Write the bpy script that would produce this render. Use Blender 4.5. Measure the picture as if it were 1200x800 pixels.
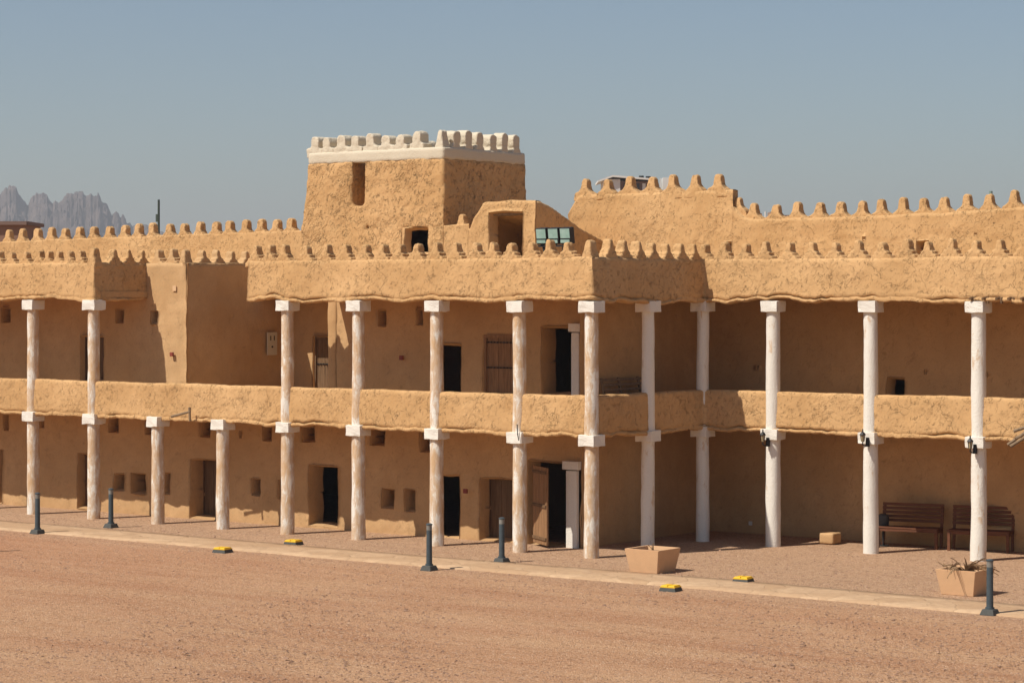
import bpy, bmesh, math, random
import numpy as np
from mathutils import Vector, noise, Matrix
for o in list(bpy.data.objects): bpy.data.objects.remove(o)
S = bpy.context.scene
COL = S.collection
R = math.radians
random.seed(7)

# ---------------------------------------------------------------- camera
F_PX, YAW, CX, CY, CH, HY = 2865.0, .643, 28.912, -41.325, 5.414, 345.6
cam = bpy.data.cameras.new('camera'); camo = bpy.data.objects.new('camera', cam); COL.objects.link(camo)
camo.location = (CX, CY, CH); camo.rotation_euler = (R(90), 0, YAW)
cam.sensor_width = 36; cam.lens = 36*F_PX/1200; cam.shift_y = -(400-HY)/1200
cam.clip_start = .5; cam.clip_end = 20000
S.camera = camo
# ---------------------------------------------------------------- sky, sun, exposure
SUN_T, SUN_E = .43, 1.40          # travel per metre into the building: sideways, and down
sd = Vector((SUN_T, 1, -SUN_E)).normalized()
W = bpy.data.worlds.new('World'); S.world = W; W.use_nodes = True
nt = W.node_tree; bg = nt.nodes['Background']
sky = nt.nodes.new('ShaderNodeTexSky'); sky.sky_type = 'NISHITA'; sky.sun_disc = False
sky.sun_elevation = math.asin(-sd.z)
sky.sun_rotation = math.atan2(-sd.x, -sd.y)
sky.air_density = 1.0; sky.dust_density = 1.5; sky.ozone_density = 2.1; sky.altitude = 600
nt.links.new(sky.outputs[0], bg.inputs[0]); bg.inputs[1].default_value = .072
sun = bpy.data.lights.new('sun', 'SUN'); suno = bpy.data.objects.new('sun', sun); COL.objects.link(suno)
sun.energy = 4.6; sun.angle = R(.53); sun.color = (1, .945, .86)
suno.rotation_euler = sd.to_track_quat('-Z', 'Y').to_euler(); suno.location = (0, -20, 40)
S.view_settings.view_transform = 'Standard'; S.view_settings.look = 'None'
S.view_settings.exposure = 0.24; S.view_settings.gamma = 1; S.view_settings.use_curve_mapping = False
S.render.engine = 'CYCLES'

# ---------------------------------------------------------------- measuring: where a sight line of the photo meets a plane
_c, _s = math.cos(YAW), math.sin(YAW)
def ony(x, y, Y):
    u = (x-600)/F_PX; t = (Y-CY)/(_s*u+_c); return CX+(_c*u-_s)*t, CH+(HY-y)*t/F_PX
def onx(x, y, X):
    u = (x-600)/F_PX; t = (X-CX)/(_c*u-_s); return CY+(_s*u+_c)*t, CH+(HY-y)*t/F_PX
def ong(x, y, Z=0):
    d = F_PX*(CH-Z)/(y-HY); u = (x-600)/F_PX; return CX+(_c*u-_s)*d, CY+(_s*u+_c)*d
def far(x, y, d):
    u = (x-600)/F_PX; return Vector((CX+(_c*u-_s)*d, CY+(_s*u+_c)*d, CH+(HY-y)*d/F_PX))

# ---------------------------------------------------------------- materials
def newmat(name):
    m = bpy.data.materials.new(name); m.use_nodes = True
    n = m.node_tree; b = n.nodes['Principled BSDF']; b.inputs['Roughness'].default_value = .9
    b.inputs['Specular IOR Level'].default_value = .15
    return m, n, b
def N(n, t, **k):
    x = n.nodes.new(t)
    for a, v in k.items():
        if a in x.inputs: x.inputs[a].default_value = v
        else: setattr(x, a, v)
    return x
def pos(n):
    return N(n, 'ShaderNodeNewGeometry').outputs['Position']
def scaled(n, v, s):
    q = N(n, 'ShaderNodeVectorMath', operation='MULTIPLY'); n.links.new(v, q.inputs[0]); q.inputs[1].default_value = s; return q.outputs[0]
def noi(n, v, sc, det=4, rough=.55, dist=0.):
    t = N(n, 'ShaderNodeTexNoise'); t.inputs['Scale'].default_value = sc; t.inputs['Detail'].default_value = det
    t.inputs['Roughness'].default_value = rough; t.inputs['Distortion'].default_value = dist
    n.links.new(v, t.inputs['Vector']); return t.outputs['Fac']
def ramp(n, f, pts):
    r = N(n, 'ShaderNodeValToRGB'); e = r.color_ramp.elements
    while len(e) < len(pts): e.new(.5)
    for i, (p, c) in enumerate(pts):
        e[i].position = p; e[i].color = (c, c, c, 1) if isinstance(c, (int, float)) else (*c, 1)
    n.links.new(f, r.inputs[0]); return r.outputs[0]
def mix(n, f, a, b, mode='MIX'):
    m = N(n, 'ShaderNodeMix'); m.data_type = 'RGBA'; m.blend_type = mode
    if isinstance(f, (int, float)): m.inputs[0].default_value = f
    else: n.links.new(f, m.inputs[0])
    for i, v in ((6, a), (7, b)):
        if isinstance(v, tuple): m.inputs[i].default_value = (*v, 1)
        else: n.links.new(v, m.inputs[i])
    return m.outputs[2]
def ma(n, op, a, b=0.):
    m = N(n, 'ShaderNodeMath', operation=op)
    for i, v in ((0, a), (1, b)):
        if isinstance(v, (int, float)): m.inputs[i].default_value = v
        else: n.links.new(v, m.inputs[i])
    return m.outputs[0]
def bump(n, b, h, dist, strength=1.):
    q = N(n, 'ShaderNodeBump'); q.inputs['Distance'].default_value = dist; q.inputs['Strength'].default_value = strength
    n.links.new(h, q.inputs['Height']); n.links.new(q.outputs[0], b.inputs['Normal'])

def mud(name, base, rough=1., cracks=1., clod=1., fs=1.):
    m, n, b = newmat(name); p = pos(n)
    big = noi(n, p, .55, 4, .6); mid = noi(n, p, 3.2, 5, .65); fine = noi(n, p, 22, 4, .7)
    lo = tuple(c*k for c, k in zip(base, (.86, .83, .78))); hi = tuple(min(1, c*k) for c, k in zip(base, (1.08, 1.1, 1.14)))
    c = mix(n, ramp(n, big, [(.36, 0.), (.66, 1.)]), lo, hi)
    c = mix(n, ramp(n, mid, [(.3, .55), (.7, 0.)]), c, tuple(k*.84 for k in base))
    c = mix(n, ramp(n, fine, [(.3, .35), (.55, 0.)]), c, tuple(k*.7 for k in base))
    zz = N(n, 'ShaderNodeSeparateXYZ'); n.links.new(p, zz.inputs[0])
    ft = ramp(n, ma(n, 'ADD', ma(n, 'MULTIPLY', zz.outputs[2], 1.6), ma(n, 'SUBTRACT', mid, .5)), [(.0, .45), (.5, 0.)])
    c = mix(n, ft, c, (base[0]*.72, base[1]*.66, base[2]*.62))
    # run-off streaks: darker vertical trails
    st = noi(n, scaled(n, p, (2.2, 2.2, .22)), 1.6, 4, .6)
    c = mix(n, ramp(n, st, [(.55, 0.), (.75, .28)]), c, (base[0]*.74, base[1]*.68, base[2]*.6))
    # cracks
    dn = N(n, 'ShaderNodeTexNoise'); dn.inputs['Scale'].default_value = 2.5; dn.inputs['Detail'].default_value = 4; n.links.new(p, dn.inputs['Vector'])
    dv = scaled(n, dn.outputs['Color'], (.55, .55, .55)); ad = N(n, 'ShaderNodeVectorMath', operation='ADD'); n.links.new(p, ad.inputs[0]); n.links.new(dv, ad.inputs[1])
    vo = N(n, 'ShaderNodeTexVoronoi', feature='DISTANCE_TO_EDGE'); vo.inputs['Scale'].default_value = 1.9; n.links.new(ad.outputs[0], vo.inputs['Vector'])
    ck = ramp(n, vo.outputs['Distance'], [(0., 1.), (.013, 0.)])
    msk = ramp(n, noi(n, p, 1.5, 4, .6), [(.52, 0.), (.62, 1.)])
    ck = ma(n, 'MULTIPLY', ma(n, 'MULTIPLY', ck, msk), .6*cracks)
    c = mix(n, ck, c, tuple(k*.4 for k in base))
    # hand smeared plaster: mostly smooth, with short slanting crevices and broken ledges in patches
    sx = N(n, 'ShaderNodeSeparateXYZ'); n.links.new(p, sx.inputs[0])
    side = ma(n, 'ADD', sx.outputs[0], sx.outputs[1]); oth = ma(n, 'SUBTRACT', sx.outputs[0], sx.outputs[1])
    cx = N(n, 'ShaderNodeCombineXYZ')
    n.links.new(ma(n, 'MULTIPLY', ma(n, 'ADD', side, sx.outputs[2]), .62), cx.inputs[0]); n.links.new(ma(n, 'MULTIPLY', ma(n, 'SUBTRACT', sx.outputs[2], side), 1.25), cx.inputs[1]); n.links.new(oth, cx.inputs[2])
    dv2 = cx.outputs[0]
    c1 = noi(n, dv2, 3.2*fs, 7, .6, .35); c2 = noi(n, dv2, 7.5*fs, 5, .6, .3)
    m1 = ramp(n, noi(n, p, 1.15, 4, .6), [(.40, .0), (.60, 1.)]); m2 = ramp(n, noi(n, p, 4.2*fs, 3, .5), [(.54, 0.), (.62, 1.)]); m3 = ramp(n, noi(n, p, 6.5*fs, 3, .5), [(.54, 0.), (.62, 1.)])
    l1 = ma(n, 'MULTIPLY', ramp(n, c1, [(.486, 0.), (.50, 1.), (.514, 0.)]), m2)
    l2 = ma(n, 'MULTIPLY', ma(n, 'MULTIPLY', ramp(n, c2, [(.478, 0.), (.50, 1.), (.522, 0.)]), m3), ma(n, 'ADD', .35, ma(n, 'MULTIPLY', m1, .65)))
    ln = ma(n, 'MAXIMUM', l1, l2)
    chips = ramp(n, noi(n, dv2, 10.5, 2, .5, .3), [(.68, 0.), (.72, 1.)])
    dark = tuple(k*.42 for k in base)
    c = mix(n, ma(n, 'MULTIPLY', ln, .8*clod), c, dark); c = mix(n, ma(n, 'MULTIPLY', chips, .5*clod), c, dark)  # shadow in the crevices and chips is painted as a darker colour
    h = ma(n, 'MULTIPLY', ma(n, 'MULTIPLY', ramp(n, c1, [(.46, 0.), (.54, 1.)]), m1), .30*clod)
    h = ma(n, 'ADD', h, ma(n, 'MULTIPLY', ma(n, 'MULTIPLY', ramp(n, c2, [(.45, 0.), (.55, 1.)]), m1), .12*clod))
    h = ma(n, 'ADD', h, ma(n, 'MULTIPLY', mid, .30)); h = ma(n, 'ADD', h, ma(n, 'MULTIPLY', fine, .13))
    h = ma(n, 'SUBTRACT', h, ma(n, 'MULTIPLY', ck, .7)); h = ma(n, 'SUBTRACT', h, ma(n, 'MULTIPLY', ln, .55*clod)); h = ma(n, 'SUBTRACT', h, ma(n, 'MULTIPLY', chips, .4*clod))
    n.links.new(c, b.inputs['Base Color']); bump(n, b, h, .045*rough)
    return m
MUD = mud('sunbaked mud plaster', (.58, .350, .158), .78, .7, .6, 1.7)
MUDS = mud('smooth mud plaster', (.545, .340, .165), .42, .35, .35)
MUDT = mud('tower mud plaster', (.59, .353, .158), 1.1, .7, .9, 1.3)
WHITE = None
def limewash(name, stain_lo, base=(.74, .69, .60)):
    m, n, b = newmat(name); p = pos(n)
    s1 = noi(n, scaled(n, p, (1, 1, .28)), 9, 6, .7, .6); s2 = noi(n, p, 2.1, 3, .6); s3 = noi(n, p, 30, 3, .6)
    f = ma(n, 'ADD', ma(n, 'MULTIPLY', s1, .62), ma(n, 'MULTIPLY', s2, .38))
    k = ramp(n, f, [(stain_lo, 0.), (stain_lo+.05, .55), (stain_lo+.16, .9)])
    c = mix(n, ramp(n, s3, [(.3, .25), (.6, 0.)]), base, tuple(q*.8 for q in base))
    c = mix(n, k, c, (.52, .32, .155))
    n.links.new(c, b.inputs['Base Color']); b.inputs['Roughness'].default_value = .8
    bump(n, b, ma(n, 'ADD', ma(n, 'MULTIPLY', s1, .6), s3), .012)
    return m
LIME_ST = limewash('limewash worn to mud', .435)
LIME = limewash('limewash lightly stained', .565)
LIMEC = limewash('limewash on capitals', .62)
LIMET = limewash('limewash tower crest', .66, (.60, .52, .39))

def wood(name, base, axis=2):
    m, n, b = newmat(name); p = N(n, 'ShaderNodeTexCoord').outputs['Object']
    s = [14., 14., 14.]; s[axis] = 1.2
    g = noi(n, scaled(n, p, tuple(s)), 1.5, 5, .65, .4)
    c = mix(n, ramp(n, g, [(.3, 0.), (.7, 1.)]), tuple(k*.6 for k in base), tuple(k*1.2 for k in base))
    n.links.new(c, b.inputs['Base Color']); b.inputs['Roughness'].default_value = .7; bump(n, b, g, .006); return m
WOOD_D = wood('aged door wood', (.17, .10, .052)); WOOD_L = wood('lighter door wood', (.30, .165, .08))  # two door timbers, the second a lighter brown
WOOD_B = wood('bench hardwood', (.16, .065, .034), 0); WOOD_G = wood('weathered sticks', (.24, .165, .10))
def plain(name, col, rough=.6, metal=0., var=.25, sc=12, spec=.3):
    m, n, b = newmat(name); p = pos(n); f = noi(n, p, sc, 4, .6)
    c = mix(n, f, tuple(k*(1-var) for k in col), tuple(min(1, k*(1+var)) for k in col))
    n.links.new(c, b.inputs['Base Color']); b.inputs['Roughness'].default_value = rough; b.inputs['Metallic'].default_value = metal
    b.inputs['Specular IOR Level'].default_value = spec; bump(n, b, f, .003); return m
STEEL = plain('dusty blue grey painted steel', (.055, .072, .08), .6, 0, .35, 9)
GREYCAP = plain('frosted grey lamp band', (.20, .19, .165), .5)
BLACK = plain('black iron', (.02, .02, .02), .5)
BINM = plain('dark grey bin plastic', (.06, .058, .055), .6)
CONC = plain('weathered dark concrete', (.075, .075, .068), .9, 0, .35, 18)
YELLOW = plain('yellow road paint', (.74, .44, .02), .6, 0, .18, 25)
PLANT = plain('buff planter render', (.60, .37, .20), .9, 0, .10, 6)
SOIL = plain('dry soil', (.16, .09, .05), 1)
DEADLEAF = plain('dead leaf', (.27, .165, .085), .9, 0, .4, 40)
RED = plain('faded red plastic', (.22, .045, .03), .6)
PLATE = plain('cream plastic plate', (.55, .48, .36), .6, 0, .06)
PALE = plain('pale patch of filler', (.62, .40, .22), .9, 0, .06)
LAMPG = plain('lantern amber glass', (.34, .27, .15), .25, 0, .15, 8, .5)
DISTW = plain('distant white render', (.62, .60, .55), .9, 0, .05, .5)
DISTB = plain('distant brown brick', (.20, .13, .10), .9, 0, .1, .8)
DISTR = plain('distant roof tile', (.30, .20, .14), .9, 0, .1, .8)
DISTG = plain('distant window glass', (.05, .055, .06), .3, 0, .1, .8)
BRICK = plain('brown block', (.26, .15, .10), .9, 0, .2, 4)

def glassy():
    m, n, b = newmat('floodlight glass'); p = pos(n)
    f = noi(n, p, 6, 2)
    c = mix(n, f, (.16, .30, .24), (.42, .56, .50)); n.links.new(c, b.inputs['Base Color'])
    b.inputs['Roughness'].default_value = .12; b.inputs['Specular IOR Level'].default_value = .6; return m
FGLASS = glassy()

def gravel():
    m, n, b = newmat('courtyard gravel'); p = pos(n)
    sx = N(n, 'ShaderNodeSeparateXYZ'); n.links.new(p, sx.inputs[0])
    wob = noi(n, p, .8, 4, .6)
    yy = ma(n, 'ADD', sx.outputs[1], ma(n, 'MULTIPLY', wob, 1.0))
    back = ramp(n, ma(n, 'MULTIPLY', ma(n, 'ADD', yy, 4.2), .5), [(0., 0.), (1., 1.)])     # behind the path the gravel is duller
    patch = noi(n, scaled(n, p, (.45, 1.5, 1)), .55, 5, .62)
    red = mix(n, ramp(n, patch, [(.35, 0.), (.65, 1.)]), (.43, .222, .118), (.52, .307, .170))
    # far left front is redder
    lf = ramp(n, ma(n, 'MULTIPLY', ma(n, 'ADD', ma(n, 'SUBTRACT', 0., sx.outputs[0]), wob), .06), [(.1, 0.), (.9, 1.)])
    red = mix(n, ma(n, 'MULTIPLY', lf, .6), red, (.44, .20, .105))
    dull = (.46, .29, .175)
    c = mix(n, back, red, dull)
    v = N(n, 'ShaderNodeTexVoronoi'); v.inputs['Scale'].default_value = 38; n.links.new(p, v.inputs['Vector'])
    v2 = N(n, 'ShaderNodeTexVoronoi'); v2.inputs['Scale'].default_value = 19; n.links.new(p, v2.inputs['Vector'])
    sp = N(n, 'ShaderNodeSeparateColor'); n.links.new(v.outputs['Color'], sp.inputs[0])
    c = mix(n, ramp(n, sp.outputs[0], [(.0, .6), (.22, 0.)]), c, (.18, .085, .045))
    c = mix(n, ramp(n, sp.outputs[1], [(.80, 0.), (1., .7)]), c, (.66, .48, .34))
    sp2 = N(n, 'ShaderNodeSeparateColor'); n.links.new(v2.outputs['Color'], sp2.inputs[0])
    c = mix(n, ramp(n, sp2.outputs[0], [(.92, 0.), (.96, .55)]), c, (.13, .07, .045))
    c = mix(n, ramp(n, noi(n, p, 6, 5, .7), [(.3, .3), (.6, 0.)]), c, (.26, .13, .07))
    tr = noi(n, scaled(n, p, (.12, 1.6, 1)), 1.3, 5, .6, .4)
    c = mix(n, ramp(n, tr, [(.46, 0.), (.62, .2)]), c, (.58, .35, .21)); c = mix(n, ramp(n, tr, [(.30, .22), (.44, 0.)]), c, (.33, .16, .09))
    n.links.new(c, b.inputs['Base Color']); b.inputs['Roughness'].default_value = 1; b.inputs['Specular IOR Level'].default_value = .05
    h = ma(n, 'ADD', ma(n, 'MULTIPLY', v.outputs['Distance'], -.5), ma(n, 'MULTIPLY', noi(n, p, 9, 6, .75), 1.3))
    bump(n, b, h, .035); return m
GRAVEL = gravel()
def flag():
    m, n, b = newmat('sand stone flags'); p = pos(n)
    dn = noi(n, p, 1.3, 3); q = N(n, 'ShaderNodeVectorMath', operation='ADD'); n.links.new(scaled(n, p, (1, 1, 0)), q.inputs[0])
    cc = N(n, 'ShaderNodeCombineXYZ'); n.links.new(ma(n, 'MULTIPLY', dn, .6), cc.inputs[0]); n.links.new(ma(n, 'MULTIPLY', dn, .4), cc.inputs[1]); n.links.new(cc.outputs[0], q.inputs[1])
    v = N(n, 'ShaderNodeTexVoronoi', feature='DISTANCE_TO_EDGE'); v.inputs['Scale'].default_value = 1.5; n.links.new(q.outputs[0], v.inputs['Vector'])
    vc = N(n, 'ShaderNodeTexVoronoi'); vc.inputs['Scale'].default_value = 1.5; n.links.new(q.outputs[0], vc.inputs['Vector'])
    sp = N(n, 'ShaderNodeSeparateColor'); n.links.new(vc.outputs['Color'], sp.inputs[0])
    c = mix(n, sp.outputs[0], (.43, .275, .155), (.53, .36, .215))
    c = mix(n, ramp(n, noi(n, p, 5, 5, .7), [(.4, 0.), (.68, .6)]), c, (.36, .22, .13))
    j = ramp(n, v.outputs['Distance'], [(0., 1.), (.035, 0.)])
    c = mix(n, ma(n, 'MULTIPLY', j, .18), c, (.28, .18, .11))
    n.links.new(c, b.inputs['Base Color'])
    bump(n, b, ma(n, 'SUBTRACT', ma(n, 'ADD', noi(n, p, 9, 4, .6), sp.outputs[1]), ma(n, 'MULTIPLY', j, .4)), .02); return m
FLAG = flag()
def rock():
    m, n, b = newmat('mountain rock'); p = pos(n)
    f = noi(n, p, .02, 8, .65, .5); g = noi(n, p, .006, 3)
    c = mix(n, ramp(n, f, [(.35, 0.), (.65, 1.)]), (.05, .042, .042), (.17, .13, .115)); c = mix(n, ma(n, 'MULTIPLY', g, .4), c, (.20, .145, .12))
    n.links.new(c, b.inputs['Base Color']); bump(n, b, f, 14.); return m
ROCK = rock()

# ---------------------------------------------------------------- object helpers
def link(o, parent=None):
    COL.objects.link(o)
    if parent: o.parent = parent; o.matrix_parent_inverse = parent.matrix_world.inverted()
    return o
def root(name, loc, label, cat, group=None, rz=0):
    o = bpy.data.objects.new(name, None); o.location = loc; o.rotation_euler = (0, 0, rz); o.empty_display_size = .2
    COL.objects.link(o); o['label'] = label; o['category'] = cat
    if group: o['group'] = group
    o.matrix_world = Matrix.Translation(loc) @ Matrix.Rotation(rz, 4, 'Z')
    return o
def tag(o, label, cat, group=None):
    o['label'] = label; o['category'] = cat
    if group: o['group'] = group
    return o
def mk(name, verts, faces, mat, parent=None, smooth=True, world=True):
    me = bpy.data.meshes.new(name); me.from_pydata([tuple(v) for v in verts], [], faces); me.materials.append(mat)
    me.polygons.foreach_set('use_smooth', [smooth]*len(me.polygons)); me.update()
    o = bpy.data.objects.new(name, me); COL.objects.link(o)
    if parent:
        o.parent = parent
        if world: o.matrix_parent_inverse = parent.matrix_world.inverted()
    return o
class MB:
    def __init__(s): s.b = bmesh.new()
    def box(s, c, d, bev=0., rot=None, taper=1.):
        r = bmesh.ops.create_cube(s.b, size=1); vs = r['verts']
        for v in vs:
            k = taper if v.co.z > 0 else 1.
            v.co = Vector((v.co.x*d[0]*k, v.co.y*d[1]*k, v.co.z*d[2]))
        if bev:
            es = list({e for v in vs for e in v.link_edges})
            g = bmesh.ops.bevel(s.b, geom=es, offset=bev, segments=2, profile=.7, affect='EDGES'); vs = list({v for f in g['faces'] for v in f.verts} | {v for v in vs if v.is_valid})
        M = Matrix.Translation(c) @ (rot if rot else Matrix.Identity(4))
        bmesh.ops.transform(s.b, matrix=M, verts=vs); return s
    def cyl(s, a, b_, r0, r1=None, seg=16, cap=True):
        a, b_ = Vector(a), Vector(b_); r1 = r0 if r1 is None else r1
        g = bmesh.ops.create_cone(s.b, cap_ends=cap, segments=seg, radius1=r0, radius2=r1, depth=(b_-a).length)
        M = Matrix.Translation((a+b_)/2) @ (b_-a).to_track_quat('Z', 'Y').to_matrix().to_4x4()
        bmesh.ops.transform(s.b, matrix=M, verts=g['verts']); return s
    def lathe(s, c, prof, seg=20):
        rings = []
        for r, z in prof: rings.append([s.b.verts.new((c[0]+r*math.cos(2*math.pi*i/seg), c[1]+r*math.sin(2*math.pi*i/seg), c[2]+z)) for i in range(seg)])
        for a, b_ in zip(rings, rings[1:]):
            for i in range(seg): s.b.faces.new((a[i], a[(i+1) % seg], b_[(i+1) % seg], b_[i]))
        s.b.faces.new(rings[0][::-1]); s.b.faces.new(rings[-1]); return s
    def build(s, name, mat, parent=None, world=True, smooth=False):
        me = bpy.data.meshes.new(name); bmesh.ops.recalc_face_normals(s.b, faces=s.b.faces); s.b.to_mesh(me); s.b.free(); me.materials.append(mat)
        if smooth:
            me.polygons.foreach_set('use_smooth', [True]*len(me.polygons)); 
            me.set_sharp_from_angle(angle=R(40))
        o = bpy.data.objects.new(name, me); COL.objects.link(o)
        if parent:
            o.parent = parent
            if world: o.matrix_parent_inverse = parent.matrix_world.inverted()
        return o
def copy_tree(o, loc, rz=None, label=None, scale=None):
    c = o.copy(); COL.objects.link(c); c.location = loc
    if rz is not None: c.rotation_euler = (0, 0, rz)
    if scale: c.scale = scale
    if label: c['label'] = label
    for ch in o.children:
        d = ch.copy(); COL.objects.link(d); d.parent = c
        for g in ch.children:
            e = g.copy(); COL.objects.link(e); e.parent = d
    return c

def nz(p, sc, seed=0.): return noise.noise(Vector((p[0]*sc+seed, p[1]*sc-seed*.7, p[2]*sc+seed*1.3)))
def lump(p, amp=1.): return amp*(.030*nz(p, .9)+.016*nz(p, 3.1, 5)+.010*nz(p, 7.3, 9)+.006*nz(p, 15., 2))

def wall(name, o2, ud, nd, u0, u1, z0, z1, ops=(), mat=None, parent=None, batter=.02, step=.1, amp=1., top=None, thick=0.):
    """mud wall: outer face as a grid with the openings left out, each opening's reveal and back a part of its own.
    ops: (u0,u1,z0,z1,depth,name,back) ; o2 origin xy, ud along, nd outward."""
    ops = [(max(q[0], u0+.02), min(q[1], u1-.02), max(q[2], z0+.03), min(q[3], z1-.03))+tuple(q[4:]) for q in ops]
    for q in ops:
        if q[1]-q[0] < .03 or q[3]-q[2] < .03: print('BAD OPENING', name, q[:6])
    ops = [q for q in ops if q[1]-q[0] >= .03 and q[3]-q[2] >= .03]
    def lines(a, b, edges):
        n = max(2, int(round((b-a)/step))); L = [a+(b-a)*i/n for i in range(n+1)]
        L = [x for x in L if all(abs(x-e) > step*.35 for e in edges) or x in (a, b)]
        return sorted(set(L+[e for e in edges if a < e < b]))
    us = lines(u0, u1, [e for q in ops for e in q[:2]]); zs = lines(z0, z1, [e for q in ops for e in q[2:4]])
    def P(u, z, w=0.):
        zz = z if top is None else z0+(z-z0)*(top(u)-z0)/(z1-z0)
        b = Vector((o2[0]+ud[0]*u, o2[1]+ud[1]*u, zz))
        uu = u+.03*nz(b, 2.3, 11); zz += .03*nz(b, 2.1, 17)
        ww = w-batter*(zz-z0)+lump(b, amp)
        return Vector((o2[0]+ud[0]*uu+nd[0]*ww, o2[1]+ud[1]*uu+nd[1]*ww, zz))
    def inside(u, z):
        for k, q in enumerate(ops):
            if q[0] < u < q[1] and q[2] < z < q[3]: return k
        return -1
    V, Fc, idx = [], [], {}
    flip = (ud[0]*nd[1]-ud[1]*nd[0]) > 0
    def vid(i, j):
        if (i, j) not in idx: idx[(i, j)] = len(V); V.append(P(us[i], zs[j]))
        return idx[(i, j)]
    def face(q, L=Fc): L.append(q[::-1] if flip else q)
    for i in range(len(us)-1):
        for j in range(len(zs)-1):
            if inside((us[i]+us[i+1])/2, (zs[j]+zs[j+1])/2) < 0:
                face((vid(i, j), vid(i+1, j), vid(i+1, j+1), vid(i, j+1)))
    if thick:
        J = len(zs)-1; pr = None
        for i in range(len(us)):
            t = P(min(max(us[i], u0+.1), u1-.1), z1)-Vector((nd[0], nd[1], 0))*.05; row = [vid(i, J)]
            for k in (.33, .66, 1.):
                row.append(len(V)); V.append(Vector((t.x-nd[0]*thick*k, t.y-nd[1]*thick*k, t.z+.02*math.sin(3.14*k))))
            row.append(len(V)); V.append(Vector((t.x-nd[0]*thick, t.y-nd[1]*thick, z0)))
            if pr:
                for k in range(4 if all(q[6] for q in ops) else 3): face((pr[k], row[k], row[k+1], pr[k+1]))
            pr = row
        for i, fl_ in ((0, False), (len(us)-1, True)):
            pc = None
            for j in range(len(zs)):
                t = P(min(max(us[i], u0+.1), u1-.1), zs[j])-Vector((nd[0], nd[1], 0))*.05; a_ = vid(i, j); cc = [a_]
                for k in (.5, 1.): cc.append(len(V)); V.append(Vector((t.x-nd[0]*thick*k, t.y-nd[1]*thick*k, t.z)))
                if pc:
                    for k in range(2):
                        q_ = (pc[k], pc[k+1], cc[k+1], cc[k]); face(q_[::-1] if fl_ else q_)
                pc = cc
    # rounded lip + reveal
    for k, q in enumerate(ops):
        ui = [u for u in us if q[0] <= u <= q[1]]; zi = [z for z in zs if q[2] <= z <= q[3]]
        ring = [(u, zi[0]) for u in ui]+[(ui[-1], z) for z in zi[1:]]+[(u, zi[-1]) for u in ui[-2::-1]]+[(ui[0], z) for z in zi[-2:0:-1]]
        cu, cz = (q[0]+q[1])/2, (q[2]+q[3])/2; n = len(ring)
        def off(u, z, w, inn):
            su = -1 if u > cu else 1; sz = -1 if z > cz else 1
            return P(u, z, w)+Vector((ud[0]*su*inn, ud[1]*su*inn, sz*inn))
        a = [vid(us.index(u), zs.index(z)) for u, z in ring]
        b1 = []
        for u, z in ring: b1.append(len(V)); V.append(off(u, z, -.012, .012))
        for e in range(n): face((a[e], b1[e], b1[(e+1) % n], a[(e+1) % n]))
        v2, f2, prev = [], [], None
        dep = q[4]; nd_ = max(2, int(dep/.12))
        for d in range(nd_+1):
            w = -.012-(dep-.012)*d/nd_; cur = []
            for u, z in ring: cur.append(len(v2)); v2.append(off(u, z, w, .012+.02*min(1, d)+.03*d/nd_))
            if prev:
                for e in range(n): face((prev[e], cur[e], cur[(e+1) % n], prev[(e+1) % n]), f2)
            prev = cur
        if q[6]: face(tuple(prev), f2)
        op = mk(q[5], v2, f2, MUDS, parent)
        for f in op.data.polygons:
            if len(f.vertices) > 4: f.use_smooth = False
        if len(q) > 7: q[7](op, P, q)
    return mk(name, V, Fc, mat or MUDS, parent)

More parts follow.
